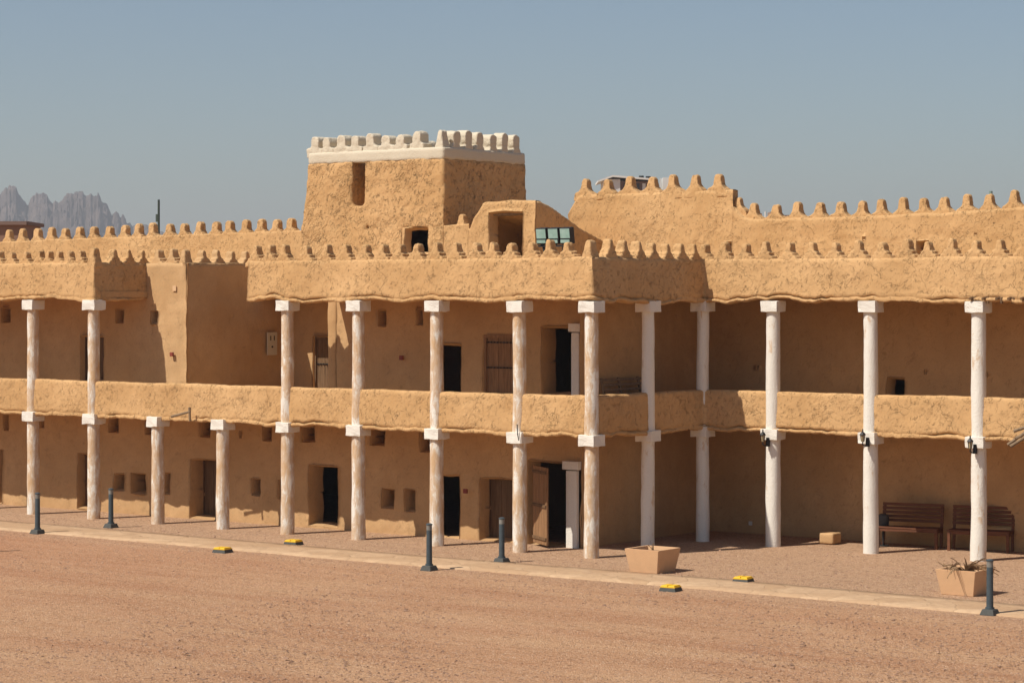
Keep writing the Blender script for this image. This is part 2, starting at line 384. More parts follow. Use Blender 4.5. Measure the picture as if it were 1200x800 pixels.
def parapet(name, path, z0, z1, thick, parent, batter=.06, lip=True, step=.07, mat=None, wave=.10, amp=1., seed=0., topf=None, ends=(True, True)):
    """swept mud parapet along a polyline, uneven bottom with a cracked lip, uneven rounded top"""
    pts = []
    for (a, b) in zip(path, path[1:]):
        a, b = Vector(a), Vector(b); n = max(1, int((b-a).length/step))
        for i in range(n): pts.append((a+(b-a)*i/n))
    pts.append(Vector(path[-1]))
    sm = [pts[0]]+[(pts[i-1]+pts[i]*2+pts[i+1])/4 for i in range(1, len(pts)-1)]+[pts[-1]]
    V, Fc, prev = [], [], None
    s = 0.
    for i, p in enumerate(sm):
        t = (sm[min(i+1, len(sm)-1)]-sm[max(i-1, 0)]).normalized(); nin = Vector((-t.y, t.x))
        if i: s += (sm[i]-sm[i-1]).length
        ta = 0
        k = Vector((p.x, p.y, 0))
        zb = z0+wave*nz(k, .75, 3+seed)+wave*.55*nz(k, 1.9, 8+seed)+.03*nz(k, 6, 1)+.015*nz(k, 14, 1)
        zt = (topf(p.x, p.y) if topf else z1)+.02*nz(k, 1.3, 21)+.012*nz(k, 6, 4)
        if lip:
            g = max(0, min(1, .55+1.9*nz(k, 1.0, 61)+.6*nz(k, 4, 62)))
            lo = .035+.02*nz(k, 3, 31); cz = .085+.03*nz(k, 2.6, 41); cd = .01+.17*max(0, nz(k, 1.7, 51)+.05)+.03*max(0, nz(k, 8, 3)); lo += .03*nz(k, 9, 6); lo = (lo+.01)*(g+.1); cd = cd*g+.004
            pr = [(thick, zb+.02), (.10, zb-.005), (.0, zb), (-lo, zb+.018), (-lo-.004, zb+cz-.02), (cd, zb+cz), (cd*.6, zb+cz+.012), (-.004, zb+cz+.025)]
            zs0 = zb+cz+.025
        else:
            pr = [(thick, zb+.02), (.08, zb), (.02, zb+.01), (0, zb+.04)]; zs0 = zb+.04
        H = zt-.04-zs0; m = max(3, int((z1-z0)/step))
        for j in range(1, m+1): pr.append((batter*j/m, zs0+H*j/m))
        pr += [(batter+.02, zt-.012), (batter+.06, zt), (thick-.05, zt), (thick-.01, zt-.02), (thick, zt-.08), (thick, zb+.02)]
        cur = []
        for j, (o, z) in enumerate(pr):
            q = Vector((p.x+nin.x*o, p.y+nin.y*o, z)); d = lump(q, amp)
            if 2 <= j: q = q-Vector((nin.x, nin.y, 0))*d; 
            cur.append(len(V)); V.append(q)
        if prev:
            for j in range(len(pr)-1): Fc.append((prev[j], prev[j+1], cur[j+1], cur[j]))
        else: first = cur
        prev = cur
    Fc.append(tuple(first)); Fc.append(tuple(prev[::-1]))
    return mk(name, V, [f[::-1] for f in Fc], mat or MUD, parent)

def lumpy(name, boxes, mat, parent=None, voxel=.06, amp=1., cut=(), extra=None):
    """union of tapered boxes, cut, remeshed into one worn mud mass"""
    m = MB()
    for b in boxes: m.box(*b[:2], taper=b[2] if len(b) > 2 else 1., rot=b[3] if len(b) > 3 else None)
    if extra: extra(m.b)
    o = m.build(name, mat)
    cs = []
    for i, b in enumerate(cut):
        cm = MB(); cm.box(*b[:2]); co = cm.build('cutter', mat); cs.append(co)
        md = o.modifiers.new('c', 'BOOLEAN'); md.operation = 'DIFFERENCE'; md.object = co; md.solver = 'EXACT'
    rm = o.modifiers.new('r', 'REMESH'); rm.mode = 'VOXEL'; rm.voxel_size = voxel; rm.use_smooth_shade = True
    sm = o.modifiers.new('s', 'SMOOTH'); sm.iterations = 2; sm.factor = .5
    bpy.context.view_layer.update()
    me = bpy.data.meshes.new_from_object(o.evaluated_get(bpy.context.evaluated_depsgraph_get()))
    if not me.materials: me.materials.append(mat)
    co = [v.co.copy() for v in me.vertices]; nr = [v.normal.copy() for v in me.vertices]
    for v, c, n in zip(me.vertices, co, nr): v.co = c+n*lump(c+Vector((3, 1, 0)), amp)
    old = o.data; o.modifiers.clear(); o.data = me; bpy.data.meshes.remove(old)
    for c in cs: d = c.data; bpy.data.objects.remove(c); bpy.data.meshes.remove(d)
    if parent: o.parent = parent; o.matrix_parent_inverse = parent.matrix_world.inverted()
    return o

# merlons: stepped mud fingers, four variants of each kind
def merlon_mesh(kind, seed):
    rnd = random.Random(seed)
    P = {'roof': [(.30, -.14), (.28, -.03), (.22, .01), (.21, .065), (.135, .08), (.13, .145), (.075, .16), (.062, .30)],
         'rear': [(.27, -.15), (.25, -.02), (.20, .05), (.15, .10), (.12, .15), (.118, .30)],
         'high': [(.35, -.15), (.33, .0), (.27, .06), (.17, .12), (.115, .19), (.10, .37)],
         'tower': [(.26, -.12), (.255, .09), (.235, .11), (.14, .13), (.132, .28)],
         'knob': [(.20, -.12), (.15, .03), (.105, .10), (.13, .15), (.135, .30)],
         'spike': [(.15, -.14), (.145, .02), (.11, .10), (.085, .2), (.075, .36)]}[kind]
    th = {'roof': .25, 'rear': .26, 'high': .27, 'tower': .36, 'knob': .34, 'spike': .30}[kind]
    pts = [(w*(1+rnd.uniform(-.07, .07)), z+rnd.uniform(-.008, .008)) for w, z in P]
    w, z = pts[-1]; arc = [(w*math.cos(a), z+w*.95*math.sin(a)) for a in (.0, .45, .9, 1.3)]
    right = pts[:-1]+arc
    sk = rnd.uniform(-.02, .02)
    out = [(x*(1+rnd.uniform(-.03, .03))+sk*max(0, y), y) for x, y in right]+[(-x*(1+rnd.uniform(-.06, .06))+sk*max(0, y), y) for x, y in right[::-1]]
    b = bmesh.new(); fv = [b.verts.new((x, -th/2, y)) for x, y in out]; f = b.faces.new(fv)
    ex = bmesh.ops.extrude_face_region(b, geom=[f]); 
    for v in ex['geom']:
        if isinstance(v, bmesh.types.BMVert): v.co.y = th/2
    bmesh.ops.recalc_face_normals(b, faces=b.faces)
    me = bpy.data.meshes.new('merlon'); b.to_mesh(me); b.free()
    o = bpy.data.objects.new('tmp', me); COL.objects.link(o)
    rm = o.modifiers.new('r', 'REMESH'); rm.mode = 'VOXEL'; rm.voxel_size = .022; rm.use_smooth_shade = True
    sm = o.modifiers.new('s', 'SMOOTH'); sm.iterations = 3; sm.factor = .5
    bpy.context.view_layer.update()
    m2 = bpy.data.meshes.new_from_object(o.evaluated_get(bpy.context.evaluated_depsgraph_get()))
    for v in m2.vertices:
        n = v.normal.copy(); p = v.co+Vector((seed*3.1, 0, 0)); v.co += n*(.014*nz(p, 6)+.008*nz(p, 17))
        k = max(0., v.co.z-.1); v.co.y *= 1-.35*min(1, k/.35)*(kind not in ('tower', 'knob'))
    bpy.data.objects.remove(o); bpy.data.meshes.remove(me); m2.name = 'merlon_'+kind
    return m2
MER = {}
def merlon(kind, loc, rz, parent, mat, s=1.):
    if kind not in MER: MER[kind] = [merlon_mesh(kind, i+len(MER)*10) for i in range(4)]
    v = random.choice(MER[kind]).name
    key = (v, mat.name)
    if key not in MER:
        me = bpy.data.meshes[v].copy() if bpy.data.meshes[v].materials else bpy.data.meshes[v]
        me.materials.clear(); me.materials.append(mat); MER[key] = me
    o = bpy.data.objects.new('merlon', MER[key]); COL.objects.link(o)
    o.location = loc; o.rotation_euler = (random.uniform(-.03, .03), random.uniform(-.05, .05), rz+random.uniform(-.04, .04)+random.choice((0, math.pi)))
    k = random.uniform(.93, 1.07); o.scale = (s*k, s*random.uniform(.95, 1.05), s*random.uniform(.9, 1.08))
    if parent: o.parent = parent; o.matrix_parent_inverse = parent.matrix_world.inverted()
    return o

# ================================================================ THE SETTING
def ground():
    n = 130; V, Fc = [], []
    xs = [-6500, -2500, -900, -300, -120, -60]+[-40+i*.7 for i in range(n)]+[60, 120, 400, 1500, 6500]
    ys = [-6500, -900, -200, -80]+[-45+i*.6 for i in range(90)]+[12, 20, 60, 300, 1200, 3000, 7000]
    for y in ys:
        for x in xs:
            f = max(0, min(1, (-y-3.9)/4)) if y < 0 else 0
            V.append((x, y, f*(.05*nz((x, y, 0), .16)+.015*nz((x, y, 0), .7)) if abs(x) < 55 and y > -46 else 0))
    w = len(xs)
    for j in range(len(ys)-1):
        for i in range(w-1): a = j*w+i; Fc.append((a, a+1, a+1+w, a+w))
    o = mk('ground', V, Fc, GRAVEL); o['kind'] = 'structure'
ground()
def path():
    V, Fc = [], []; xs = [-40+i*.25 for i in range(281)]
    for x in xs:
        c = -2.55+.15*nz((x, 0, 0), .12); hw = .76
        e0, e1 = c-hw+.05*nz((x, 0, 1), 1.1)+.03*nz((x, 2, 1), 4), c+hw+.05*nz((x, 5, 1), 1.1)+.03*nz((x, 7, 1), 4)
        for k, (t, z) in enumerate(((0, -.03), (.01, .022), (.25, .03), (.5, .034), (.75, .03), (.99, .022), (1, -.03))):
            V.append((x, e0+(e1-e0)*t, z+(.006*nz((x, t*3, 0), 3) if 0 < k < 6 else 0)))
    for i in range(len(xs)-1):
        for k in range(6): a = i*7+k; Fc.append((a, a+7, a+8, a+1))
    o = mk('path', V, [f[::-1] for f in Fc] if False else [(a, d, c, b)[::-1] if False else (a, b, c, d) for a, b, c, d in Fc], FLAG); o['kind'] = 'structure'
path()
# loose stones lying over the gravel: nobody could count them
def stones():
    rnd = random.Random(3); V, Fc = [], []
    def ico(c, r):
        b = len(V); q = rnd.uniform(0, 3.14); cq, sq = math.cos(q), math.sin(q); sx, sy, sz = r*rnd.uniform(.7, 1.4), r*rnd.uniform(.6, 1), r*rnd.uniform(.4, .8)
        for (x, y, z) in ((1, 0, 0), (0, 1, 0), (-1, 0, 0), (0, -1, 0), (0, 0, 1), (.6, .6, .6), (-.6, -.5, .6)):
            x *= sx*rnd.uniform(.8, 1.2); y *= sy*rnd.uniform(.8, 1.2); z *= sz
            V.append((c[0]+x*cq-y*sq, c[1]+x*sq+y*cq, c[2]+z))
        Fc.extend([(b, b+5, b+4), (b+5, b+1, b+4), (b, b+1, b+5), (b+1, b+2, b+4), (b+2, b+6, b+4), (b+2, b+3, b+6), (b+6, b+3, b+4), (b+3, b, b+4)])
    k = 0
    while k < 16000:
        px, py = rnd.uniform(-40, 1240), rnd.uniform(600, 830)
        x, y = ong(px, py)
        if -3.45 < y < -1.7 or y > 4 or (y > 1.1 and x < 0) or x < -22: continue
        k += 1; ico((x, y, .0), rnd.choice((.01, .012, .015, .02, .026)) if rnd.random() < .985 else rnd.uniform(.025, .045))
    o = mk('loose_stones', V, Fc, plain('loose stone', (.30, .18, .115), .95, 0, .5, 30), smooth=False); o['kind'] = 'stuff'
    o['label'] = 'small loose stones strewn over the courtyard gravel'
stones()

# ================================================================ THE ARCADED BUILDING
YS = 4.27                                   # the right wing stands this far behind the left one
CT, CM = 5.28, 2.535                        # tops of upper and lower capitals
YRW = 6.42                                  # back wall of the right galleries
YW = 1.58                                   # gallery back wall of the left wing
B = root('arcaded_building', (0, 3, 0), 'long two storey mud building with white columned galleries around the courtyard', 'building')

def U(x, Y): return ony(x, 400, Y)[0]
def op(px0, px1, y0, y1, Y, depth, name, back=True, cb=None, X=None):
    if X is None: a, _ = ony(px0, 400, Y); b, _ = ony(px1, 400, Y); z1 = ony((px0+px1)/2, y0, Y)[1]; z0 = ony((px0+px1)/2, y1, Y)[1]
    else: a, _ = onx(px0, 400, X); b, _ = onx(px1, 400, X); z1 = onx((px0+px1)/2, y0, X)[1]; z0 = onx((px0+px1)/2, y1, X)[1]
    t = (a, b, z0, z1, depth, name, back)
    return t+(cb,) if cb else t
def leaf(mat=WOOD_D, inset=.25, bands=(), frac=(0, 1)):
    def f(opn, P, q):
        u0, u1 = q[0]+.05+(q[1]-q[0])*frac[0], q[1]-.05-(q[1]-q[0])*(1-frac[1]); z0, z1 = q[2]+.03, q[3]-.05
        m = MB(); n = max(3, int((u1-u0)/.14)); y = P(u0, z0, 0).y+inset
        for i in range(n):
            a = u0+(u1-u0)*i/n; m.box(((a+(u1-u0)/n/2), y, (z0+z1)/2), ((u1-u0)/n-.004, .035+.008*(i % 2), z1-z0), .004)
        d = m.build('door_leaf', mat, opn)
        fm = MB()
        for uu in (u0-.02, u1+.02): fm.box((uu, y-.02, (z0+z1)/2), (.06, .09, z1-z0+.06))
        fm.box(((u0+u1)/2, y-.02, z1+.01), (u1-u0+.1, .092, .07)); fm.build('door_frame', mat, opn)
        for b in bands:
            bm = MB(); zb = z0+(z1-z0)*b; bm.box(((u0+u1)/2, y-.032, zb), (u1-u0-.02, .016, .018))
            k = int((u1-u0)/.09)
            for i in range(k): bm.cyl(((u0+.06+(u1-u0-.12)*i/(k-1)), y-.065, zb), ((u0+.06+(u1-u0-.12)*i/(k-1)), y-.035, zb), (.014), .018, 8)
            bm.build('stud_band', BLACK, opn)
    return f
WN, DW = 'window_niche', 'doorway'
Yb = YW-.15
low = [op(-3, 2, 526, 590, Yb, .6, DW), op(1, 7, 484, 505, Yb, .5, WN), op(44, 50, 484, 502, Yb, .5, WN), op(90, 104, 531, 596, Yb, .5, DW, True, leaf(WOOD_L, .3)),
       op(125, 137, 488, 507, Yb, .5, WN), op(168, 176, 490, 510, Yb, .5, WN), op(133, 145, 554, 575, Yb, .5, WN), op(153, 170, 554, 579, Yb, .5, WN), op(191, 198, 554, 579, Yb, .5, WN),
       op(222, 252, 538, 608, Yb, .6, DW, True, leaf(WOOD_D, .5)), op(232, 244, 493, 513, Yb, .5, WN), op(278, 281, 504, 513, Yb, .3, WN), op(305, 316, 499, 517, Yb, .5, WN),
       op(293, 304, 560, 581, Yb, .5, WN), op(325, 334, 562, 584, Yb, .3, WN), op(352, 366, 499, 518, Yb, .5, WN), op(361, 395, 545, 617, Yb, .45, DW, False),
       op(432, 449, 500, 523, Yb, .5, WN), op(446, 461, 572, 596, Yb, .5, WN), op(473, 486, 573, 600, Yb, .5, WN), op(489, 503, 502, 530, Yb, .5, WN),
       op(507, 538, 555, 631, Yb, .16, DW, False), op(561, 604, 560, 634, Yb, .5, DW, True, leaf(WOOD_D, .38)), op(617, 680, 541, 643, Yb, .4, DW, False)]
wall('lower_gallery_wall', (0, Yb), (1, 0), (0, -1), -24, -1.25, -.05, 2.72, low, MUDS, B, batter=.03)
xbk = U(220, 1.7)                           # corner of the block beside the open recess
xre = U(396, 1.7)
up1 = [op(-1, 9, 361, 378, YW, .42, WN), op(92, 119, 393, 447, YW, .4, DW, True, leaf(WOOD_D, .2)), op(133, 142, 362, 379, YW, .42, WN), op(173, 182, 363, 380, YW, .42, WN)]
YU = 1.64
wall('upper_gallery_wall', (0, YU), (1, 0), (0, -1), -24, xbk, 2.6, 6.2, up1, MUDS, B, batter=.012, thick=.5)
up2 = [op(442, 451, 363, 383, YU, .42, WN), op(487, 495, 362, 381, YU, .42, WN), op(508, 540, 402, 463, YU, .16, DW, False), op(566, 605, 392, 462, YU, .35, DW, True, leaf(WOOD_L, .10, (.45, .9))),
       op(634, 672, 382, 463, YU, .45, DW, False)]
wall('upper_gallery_wall', (0, YU), (1, 0), (0, -1), xre, -1.25, 2.6, 5.4, up2, MUDS, B, batter=.01)
# recess: its shaded side wall and its back wall
wall('recess_side_wall', (xbk, 0), (0, 1), (1, 0), YU+.02, 5.5, 2.6, 6.2, [], MUDS, B, batter=.006, thick=.6)
yrb = 5.3
wall('recess_back_wall', (0, yrb), (1, 0), (0, -1), xbk, xre+2, 2.6, 6.0, [op(366, 394, 394, 458, yrb, .4, DW, True, leaf(WOOD_D, .12, (.5,)))], MUDS, B)
lumpy('recess_pier', [((xre-.16, 3.4, 4.3), (.3, 3.5, 3.4))], MUDS, B, .08, .6)
# walls around the inner corner and behind the right gallery
wall('corner_gallery_wall', (-1.25, 0), (0, 1), (1, 0), Yb, YRW+.3, -.05, 5.4, [], MUDS, B, batter=.012)
rr = [op(1037, 1058, 442, 466, YRW, .3, 'window_opening', False)]
for hx, hy in ((1082, 435), (885, 431), (1154, 439)): rr.append(op(hx-2, hx+2, hy-3, hy+3, YRW, .12, 'wall_hole'))
wall('right_gallery_wall', (0, YRW), (1, 0), (0, -1), -1.4, 14, -.05, 5.4, rr, MUDS, B, batter=.022)
for pa, pb, yt, yb in ((951, 976, 627.5, 638.5),):
    xa, _ = ong(pa, yb); xb, yy = ong(pb, yb); lumpy('sunlit_patch_block', [(((xa+xb)/2, yy+.2, .12*(yb-yt)/12+.02), (xb-xa, .38, .22*(yb-yt)/12+.04))], MUDS, B, .03, .4)  # low block added in place of a sunlit patch at the wall foot
# floors, roofs and dark rooms
def slab(name, x0, x1, y0, y1, z0, z1, mat=MUDS):
    m = MB(); m.box(((x0+x1)/2, (y0+y1)/2, (z0+z1)/2), (x1-x0, y1-y0, z1-z0)); return m.build(name, mat, B)
slab('gallery_floor', -24, -1.2, .0, 9.0, 2.56, 2.74); slab('gallery_floor', -1.2, 0, .0, YS+.02, 2.56, 2.74); slab('gallery_floor', -1.2, 14, YS+.03, 9.0, 2.56, 2.74); slab('roof_slab', -24, xre+.02, 5.51, 9.2, 5.366, 5.496); slab('gallery_floor', -1.2, -.01, 5.61-1.4, 5.65, 2.57, 2.73) if False else None
slab('roof_slab', -24, xbk-1.35, .12, 5.5, 5.36, 5.5); slab('roof_slab', xbk-1.36, xbk-.1, YU+.3, 5.5, 5.365, 5.505)
slab('roof_slab', xre+.03, -.02, .12, 9.2, 5.36, 5.5); slab('roof_slab', -.02, 14, YS+.12, 9.2, 5.365, 5.505); slab('roof_slab', xbk, xre+.03, 4.3, 5.5, 5.37, 5.49); slab('roof_slab', U(297, 2.6), xre+.03, 2.6, 4.32, 5.372, 5.488)  # last two slabs: unseen cover added to keep the recess back wall shaded
slab('rear_inner_wall', -24, 14, 9.0, 9.2, 0, 5.36); slab('end_wall', -24.3, -24, -.1, 9.2, 0, 5.6); slab('end_wall', 14, 14.3, YS-.1, 9.2, 0, 5.6)
slab('partition_wall', -4.9, -4.7, 2.2, 9, 0, 2.56)
# parapets
rp1 = parapet('roof_parapet', [(-24, -.12), (U(110, -.12), -.12), (U(110, -.12), YU+.15)], 5.29, 6.2, .3, B, seed=2)
xg = U(289, -.12)
rp2 = parapet('roof_parapet', [(xg, -.12), (.12, -.12), (.12, YS-.12), (14, YS-.12)], 5.28, 6.2, .32, B)
parapet('balcony_parapet', [(-24, -.09), (.09, -.09), (.09, YS-.09), (14, YS-.09)], 2.46, 3.335, .26, B, batter=.02, wave=.05, seed=4)
# merlons along the roof edge
def mer_line(kind, pxs, Y, zf, par, mat=MUD, s=1.):
    for p in pxs: x = U(p, Y); merlon(kind, (x, Y, zf(x) if callable(zf) else zf), 0, par, mat, s)
def mer_side(kind, pxs, X, z, par, mat=MUD, s=1.):
    for p in pxs: merlon(kind, (X, onx(p, 400, X)[0], z), math.pi/2, par, mat, s)
mer_line('roof', [-12, 1, 15, 32, 48, 58, 70, 83, 96], .09, 6.18, rp1, s=.88)
merlon('spike', (U(110, -.12)-.19, .09, 6.18), 0, rp1, MUD, .9)
mer_side('roof', [132, 149, 165, 181], U(110, -.12)-.20, 6.18, rp1)
mer_line('roof', [204], YU+.25, 6.17, B, MUDS); merlon('spike', (xbk-.22, YU+.22, 6.15), 0, B, MUDS, .95); mer_line('roof', [187], YU+.25, 6.17, B, MUDS)
mer_side('roof', [237, 254, 270, 287, 303], xbk-.22, 6.17, B, MUDS)
mer_line('roof', [302, 318, 335, 360, 384, 406, 429, 450, 470, 490, 513, 536, 560, 579, 600, 625, 646, 667], .09, 6.18, rp2)
merlon('spike', (-.12, .13, 6.17), 0, rp2, MUD, 1.0)
mer_side('roof', [712, 729, 746, 762, 779, 795, 811], -.09, 6.18, rp2, s=1.05)
mer_line('roof', [826, 850, 874, 898, 902+24, 953, 980, 1007, 1035, 1064, 1089, 1116, 1144, 1173, 1202, 1230], YS+.09, 6.18, rp2, s=1.05)
# columns
def capital(x, y, z, par, d=.40, h=.235):
    m = MB(); m.box((0, 0, 0), (d, d, h), .012); o = m.build('capital', LIMEC, par); me = o.data
    b = bmesh.new(); b.from_mesh(me); bmesh.ops.subdivide_edges(b, edges=b.edges, cuts=2, use_grid_fill=True)
    for v in b.verts: v.co += Vector((nz(v.co, 6, x), nz(v.co, 6, x+4), nz(v.co, 6, x+8)))*.02
    b.to_mesh(me); b.free()
    o.location = Vector((x, y, z-h/2)) - par.matrix_world.translation; o.matrix_parent_inverse = Matrix.Identity(4); o.rotation_euler = (0, 0, random.uniform(-.04, .04)); return o
def shaft_verts(x, y, z0, z1, r0, r1, seed):
    V, Fc = [], []; seg = 26; n = max(6, int((z1-z0)/.12))
    for j in range(n+1):
        t = j/n; z = z0+(z1-z0)*t; r = r0+(r1-r0)*t
        bx, by = .012*nz((0, 0, z), .8, seed), .012*nz((5, 0, z), .8, seed)
        for i in range(seg):
            a = 2*math.pi*i/seg; p = (math.cos(a), math.sin(a), z*1.6); rr_ = r+.010*nz(p, 1.3, seed)+.004*nz(p, 5, seed)
            V.append((x+bx+rr_*math.cos(a), y+by+rr_*math.sin(a), z))
    for j in range(n):
        for i in range(seg): Fc.append((j*seg+i, j*seg+(i+1) % seg, (j+1)*seg+(i+1) % seg, (j+1)*seg+i))
    return V, Fc
def column(x, y, upper=True, mat=LIME_ST, r=.158):
    sd_ = x*3+y
    V, Fc = shaft_verts(x, y, -.05, CM-.22, r, r*.93, sd_); lo = mk('column', V, Fc, mat, B)
    capital(x, y, CM, lo) if False else None
    m = capital(x, y, CM, B); m.parent = lo; m.location = (x, y, CM-.1175)
    m.matrix_parent_inverse = (lo.matrix_world if False else Matrix.Identity(4))
    lo.parent = B; lo.matrix_parent_inverse = B.matrix_world.inverted()
    if upper:
        V, Fc = shaft_verts(x, y, CM-.01, CT-.2, r*.95, r*.88, sd_+7); mk('upper_shaft', V, Fc, mat, lo, world=False)
        m = capital(x, y, CT, B); m.parent = lo; m.location = (x, y, CT-.11); m.matrix_parent_inverse = Matrix.Identity(4)
for i, px in enumerate((None, None, 37, 108, 183, 259, 335, 418, 510, 607, None)):
    x = {0: -21.3, 1: -19.15, 10: 0.0}.get(i, None)
    if x is None: x = U(px+2, 0)
    column(x, 0, px not in (183, 259), LIME_ST if px not in (183, 259) else LIME_ST)
column(0, 2.1, True, LIME, .15); column(0, YS, True, LIME, .15)
for px in (905, 1019.5, 1146): column(U(px+1, YS), YS, True, LIME, .166)
column(9.25, YS, True, LIME, .166); column(11.8, YS, True, LIME, .166)
# white pilasters inside doorways
def pilaster(px0, px1, y0, y1, Y, par):
    a, z0 = ony(px0, y1, Y); b, z1 = ony(px1, y0, Y); m = MB(); w = b-a
    w -= .07; b -= .07
    m.box(((a+b)/2+.02, Y+.05, (z0+z1-.2)/2), (w*.66, .10, z1-.2-z0), .02); m.box(((a+b)/2, Y+.05, z1-.09), (w, .13, .18), .02); return m.build('white_pilaster', LIMEC, par)
pilaster(659, 681, 541, 643, Yb-.1, B); pilaster(666, 683, 379, 463, YU-.12, B)
# open door leaf, hinged at the left jamb of the lower doorway
def open_leaf():
    x, z1 = ony(627, 545, Yb); z0 = .06; m = MB(); n = 5
    M = Matrix.Translation((x, Yb-.04, 0)) @ Matrix.Rotation(R(-33), 4, 'Z')
    for i in range(n): m.box(M @ Vector((.08+i*.165, 0, (z0+z1)/2)), (.158, .045, z1-z0), .006, rot=Matrix.Rotation(R(-33), 4, 'Z'))
    d = m.build('open_door', WOOD_L, B)
    for f in (.08, .5, .93):
        bm = MB(); bm.box(M @ Vector((.41, -.035, z0+(z1-z0)*f)), (.80, .025, .06), .003, rot=Matrix.Rotation(R(-33), 4, 'Z'))
        bm.build('door_batten', WOOD_D, d)
open_leaf()
# beam ends under the right parapet, poles on the balcony
for px in (1138, 1153, 1169, 1183, 1198, 1213):
    x, z = ony(px, 349, YS-.2); m = MB(); m.cyl((x, YS+.1, z+.03), (x-.01, YS-.24, z-.02), .035, .03, 8); m.box((x+.05, YS-.13, z-.05), (.05, .05, .13), .01); m.build('beam_end', WOOD_D, B, smooth=False)
def sticks(name, segs, Y, r, mat, par):
    m = MB()
    for a, b, dy0, dy1 in segs:
        x0, z0 = ony(*a, Y+dy0); x1, z1 = ony(*b, Y+dy1); m.cyl((x0, Y+dy0, z0), (x1, Y+dy1, z1), r, r*.8, 8)
    return m.build(name, mat, par)
t = sticks('wooden_bracket', [((201, 488), (223, 482), -.15, -.18), ((222, 477), (222.5, 493), -.17, -.17)], -.09, .032, WOOD_G, None)
tag(t, 'forked weathered stick fixed to the left balcony parapet above a column head', 'bracket')
t = sticks('broken_spout', [((1181, 521), (1206, 503), -.25, -.1), ((1184, 523), (1208, 508), -.3, -.1), ((1188, 505), (1206, 499), -.2, -.1), ((1190, 514), (1214, 500), -.4, -.1)], YS-.09, .035, WOOD_G, None)
tag(t, 'bundle of broken grey sticks jutting from the balcony at the right edge', 'rain spout')
t = sticks('hanging_cable', [((606, 497), (606.5, 508), -.1, -.13), ((606.5, 508), (608, 516), -.13, -.13)], -.12, .012, BLACK, None)
tag(t, 'short black cable hanging over a column head below the balcony', 'cable')

# ================================================================ REAR WALLS, STAIR HOUSE, TOWER
YR, YR2 = 5.6, 9.2
RW = root('rear_wall', (-18, YR, 5.4), 'low mud wall topped with small finger merlons, left of the white crested tower', 'wall')
xl, xs0, xs1 = -27, U(548, YR), U(628, YR)
def rtop(x):
    return 6.93+.012*(x+24)
wall('rear_wall_face', (0, YR), (1, 0), (0, -1), xl, xs0, 5.45, 7.05,
     [op(471, 501, 266, 300, YR-.06, .2, 'wall_opening', False)], MUD, RW, batter=.02, top=rtop, thick=.35, step=.08, amp=1.2)
mer_line('rear', [-8, 11, 27, 45, 61, 77, 94, 111, 129, 147, 163, 180, 200, 217, 235, 254, 270, 289, 307, 325, 342], YR+.17, lambda x: rtop(x), RW, s=.86)
mer_line('high', [543], YR+.17, 7.02, RW, s=.8)
# stair house
SH = root('stair_house', ((xs0+xs1)/2, YR, 5.4), 'mud stair house with a dark open front and a roof sloping down to the rear', 'stair house')
def stop(x):
    a = (x-xs0)/(xs1-xs0)
    return 7.05+.62*min(1, max(0, (a-.06)/.2))**.6-.05*abs(a-.6)
def soffit(opn, P, q):
    for i in range(6):
        m = MB(); y = YR+.14+i*.14; m.cyl((q[0]+.02, y, q[3]-.10-.01*i), (q[1]-.02, y, q[3]-.09), .035, .035, 8); m.build('ceiling_pole', WOOD_G, opn)
wall('stair_house_front', (0, YR-.02), (1, 0), (0, -1), xs0, xs1, 5.4, 7.7, [op(573, 613, 246, 305, YR, .3, 'stair_opening', False, soffit)], MUD, SH, batter=.0, top=stop, thick=.3, step=.08, amp=1.)
def wedge(b):
    prof = [(YR+.02, 7.66), (YR+.5, 7.60), (YR+1.1, 7.38), (YR+1.9, 7.05), (YR+2.8, 6.78), (YR2, 6.62)]
    for (x0, x1, dz) in ((xs0+.45, xs1-.01, .22),):
        pass
    def prism(x0, x1, P_):
        a = [b.verts.new((x0, y, z)) for y, z in P_]; c = [b.verts.new((x1, y, z)) for y, z in P_]
        b.faces.new(a); b.faces.new(c[::-1])
        for i in range(len(P_)): j = (i+1) % len(P_); b.faces.new((a[j], a[i], c[i], c[j]))
    prism(xs0+.4, xs1-.32, prof+[(YR2, 6.4), (YR+.02, 7.42)])
    prism(xs0+.15, xs0+.45, [(YR+.02, 7.3), (YR+.8, 7.3)]+prof[3:]+[(YR2, 5.4), (YR+.02, 5.4)])
    prism(xs1-.34, xs1-.02, prof+[(YR2, 5.4), (YR+.02, 5.4)])
lumpy('stair_house_body', [], MUD, SH, .06, .8, extra=wedge)
# tower
tx0, tx1 = U(352, YR), U(519.5, YR); ty1 = YR+3.5
TW = root('watch_tower', ((tx0+tx1)/2, YR+1.7, 7.), 'square mud watch tower tapering up to a white crenellated crest', 'tower')
def frustum(b):
    z0, z1 = 5.5, 8.78; i = .09*1.8/1.8
    lo = [(tx0-.12, YR-.06), (tx1+.06, YR-.06), (tx1+.06, ty1+.05), (tx0-.12, ty1+.05)]
    hi = [(tx0+.20, YR+.05), (tx1-.03, YR+.05), (tx1-.03, ty1-.06), (tx0+.20, ty1-.06)]
    a = [b.verts.new((*p, z0)) for p in lo]; c = [b.verts.new((*p, z1)) for p in hi]
    b.faces.new(a[::-1]); b.faces.new(c)
    for k in range(4): j = (k+1) % 4; b.faces.new((a[k], a[j], c[j], c[k]))
sx0, sz0 = ony(411, 241, YR); sx1, sz1 = ony(425.5, 184, YR)
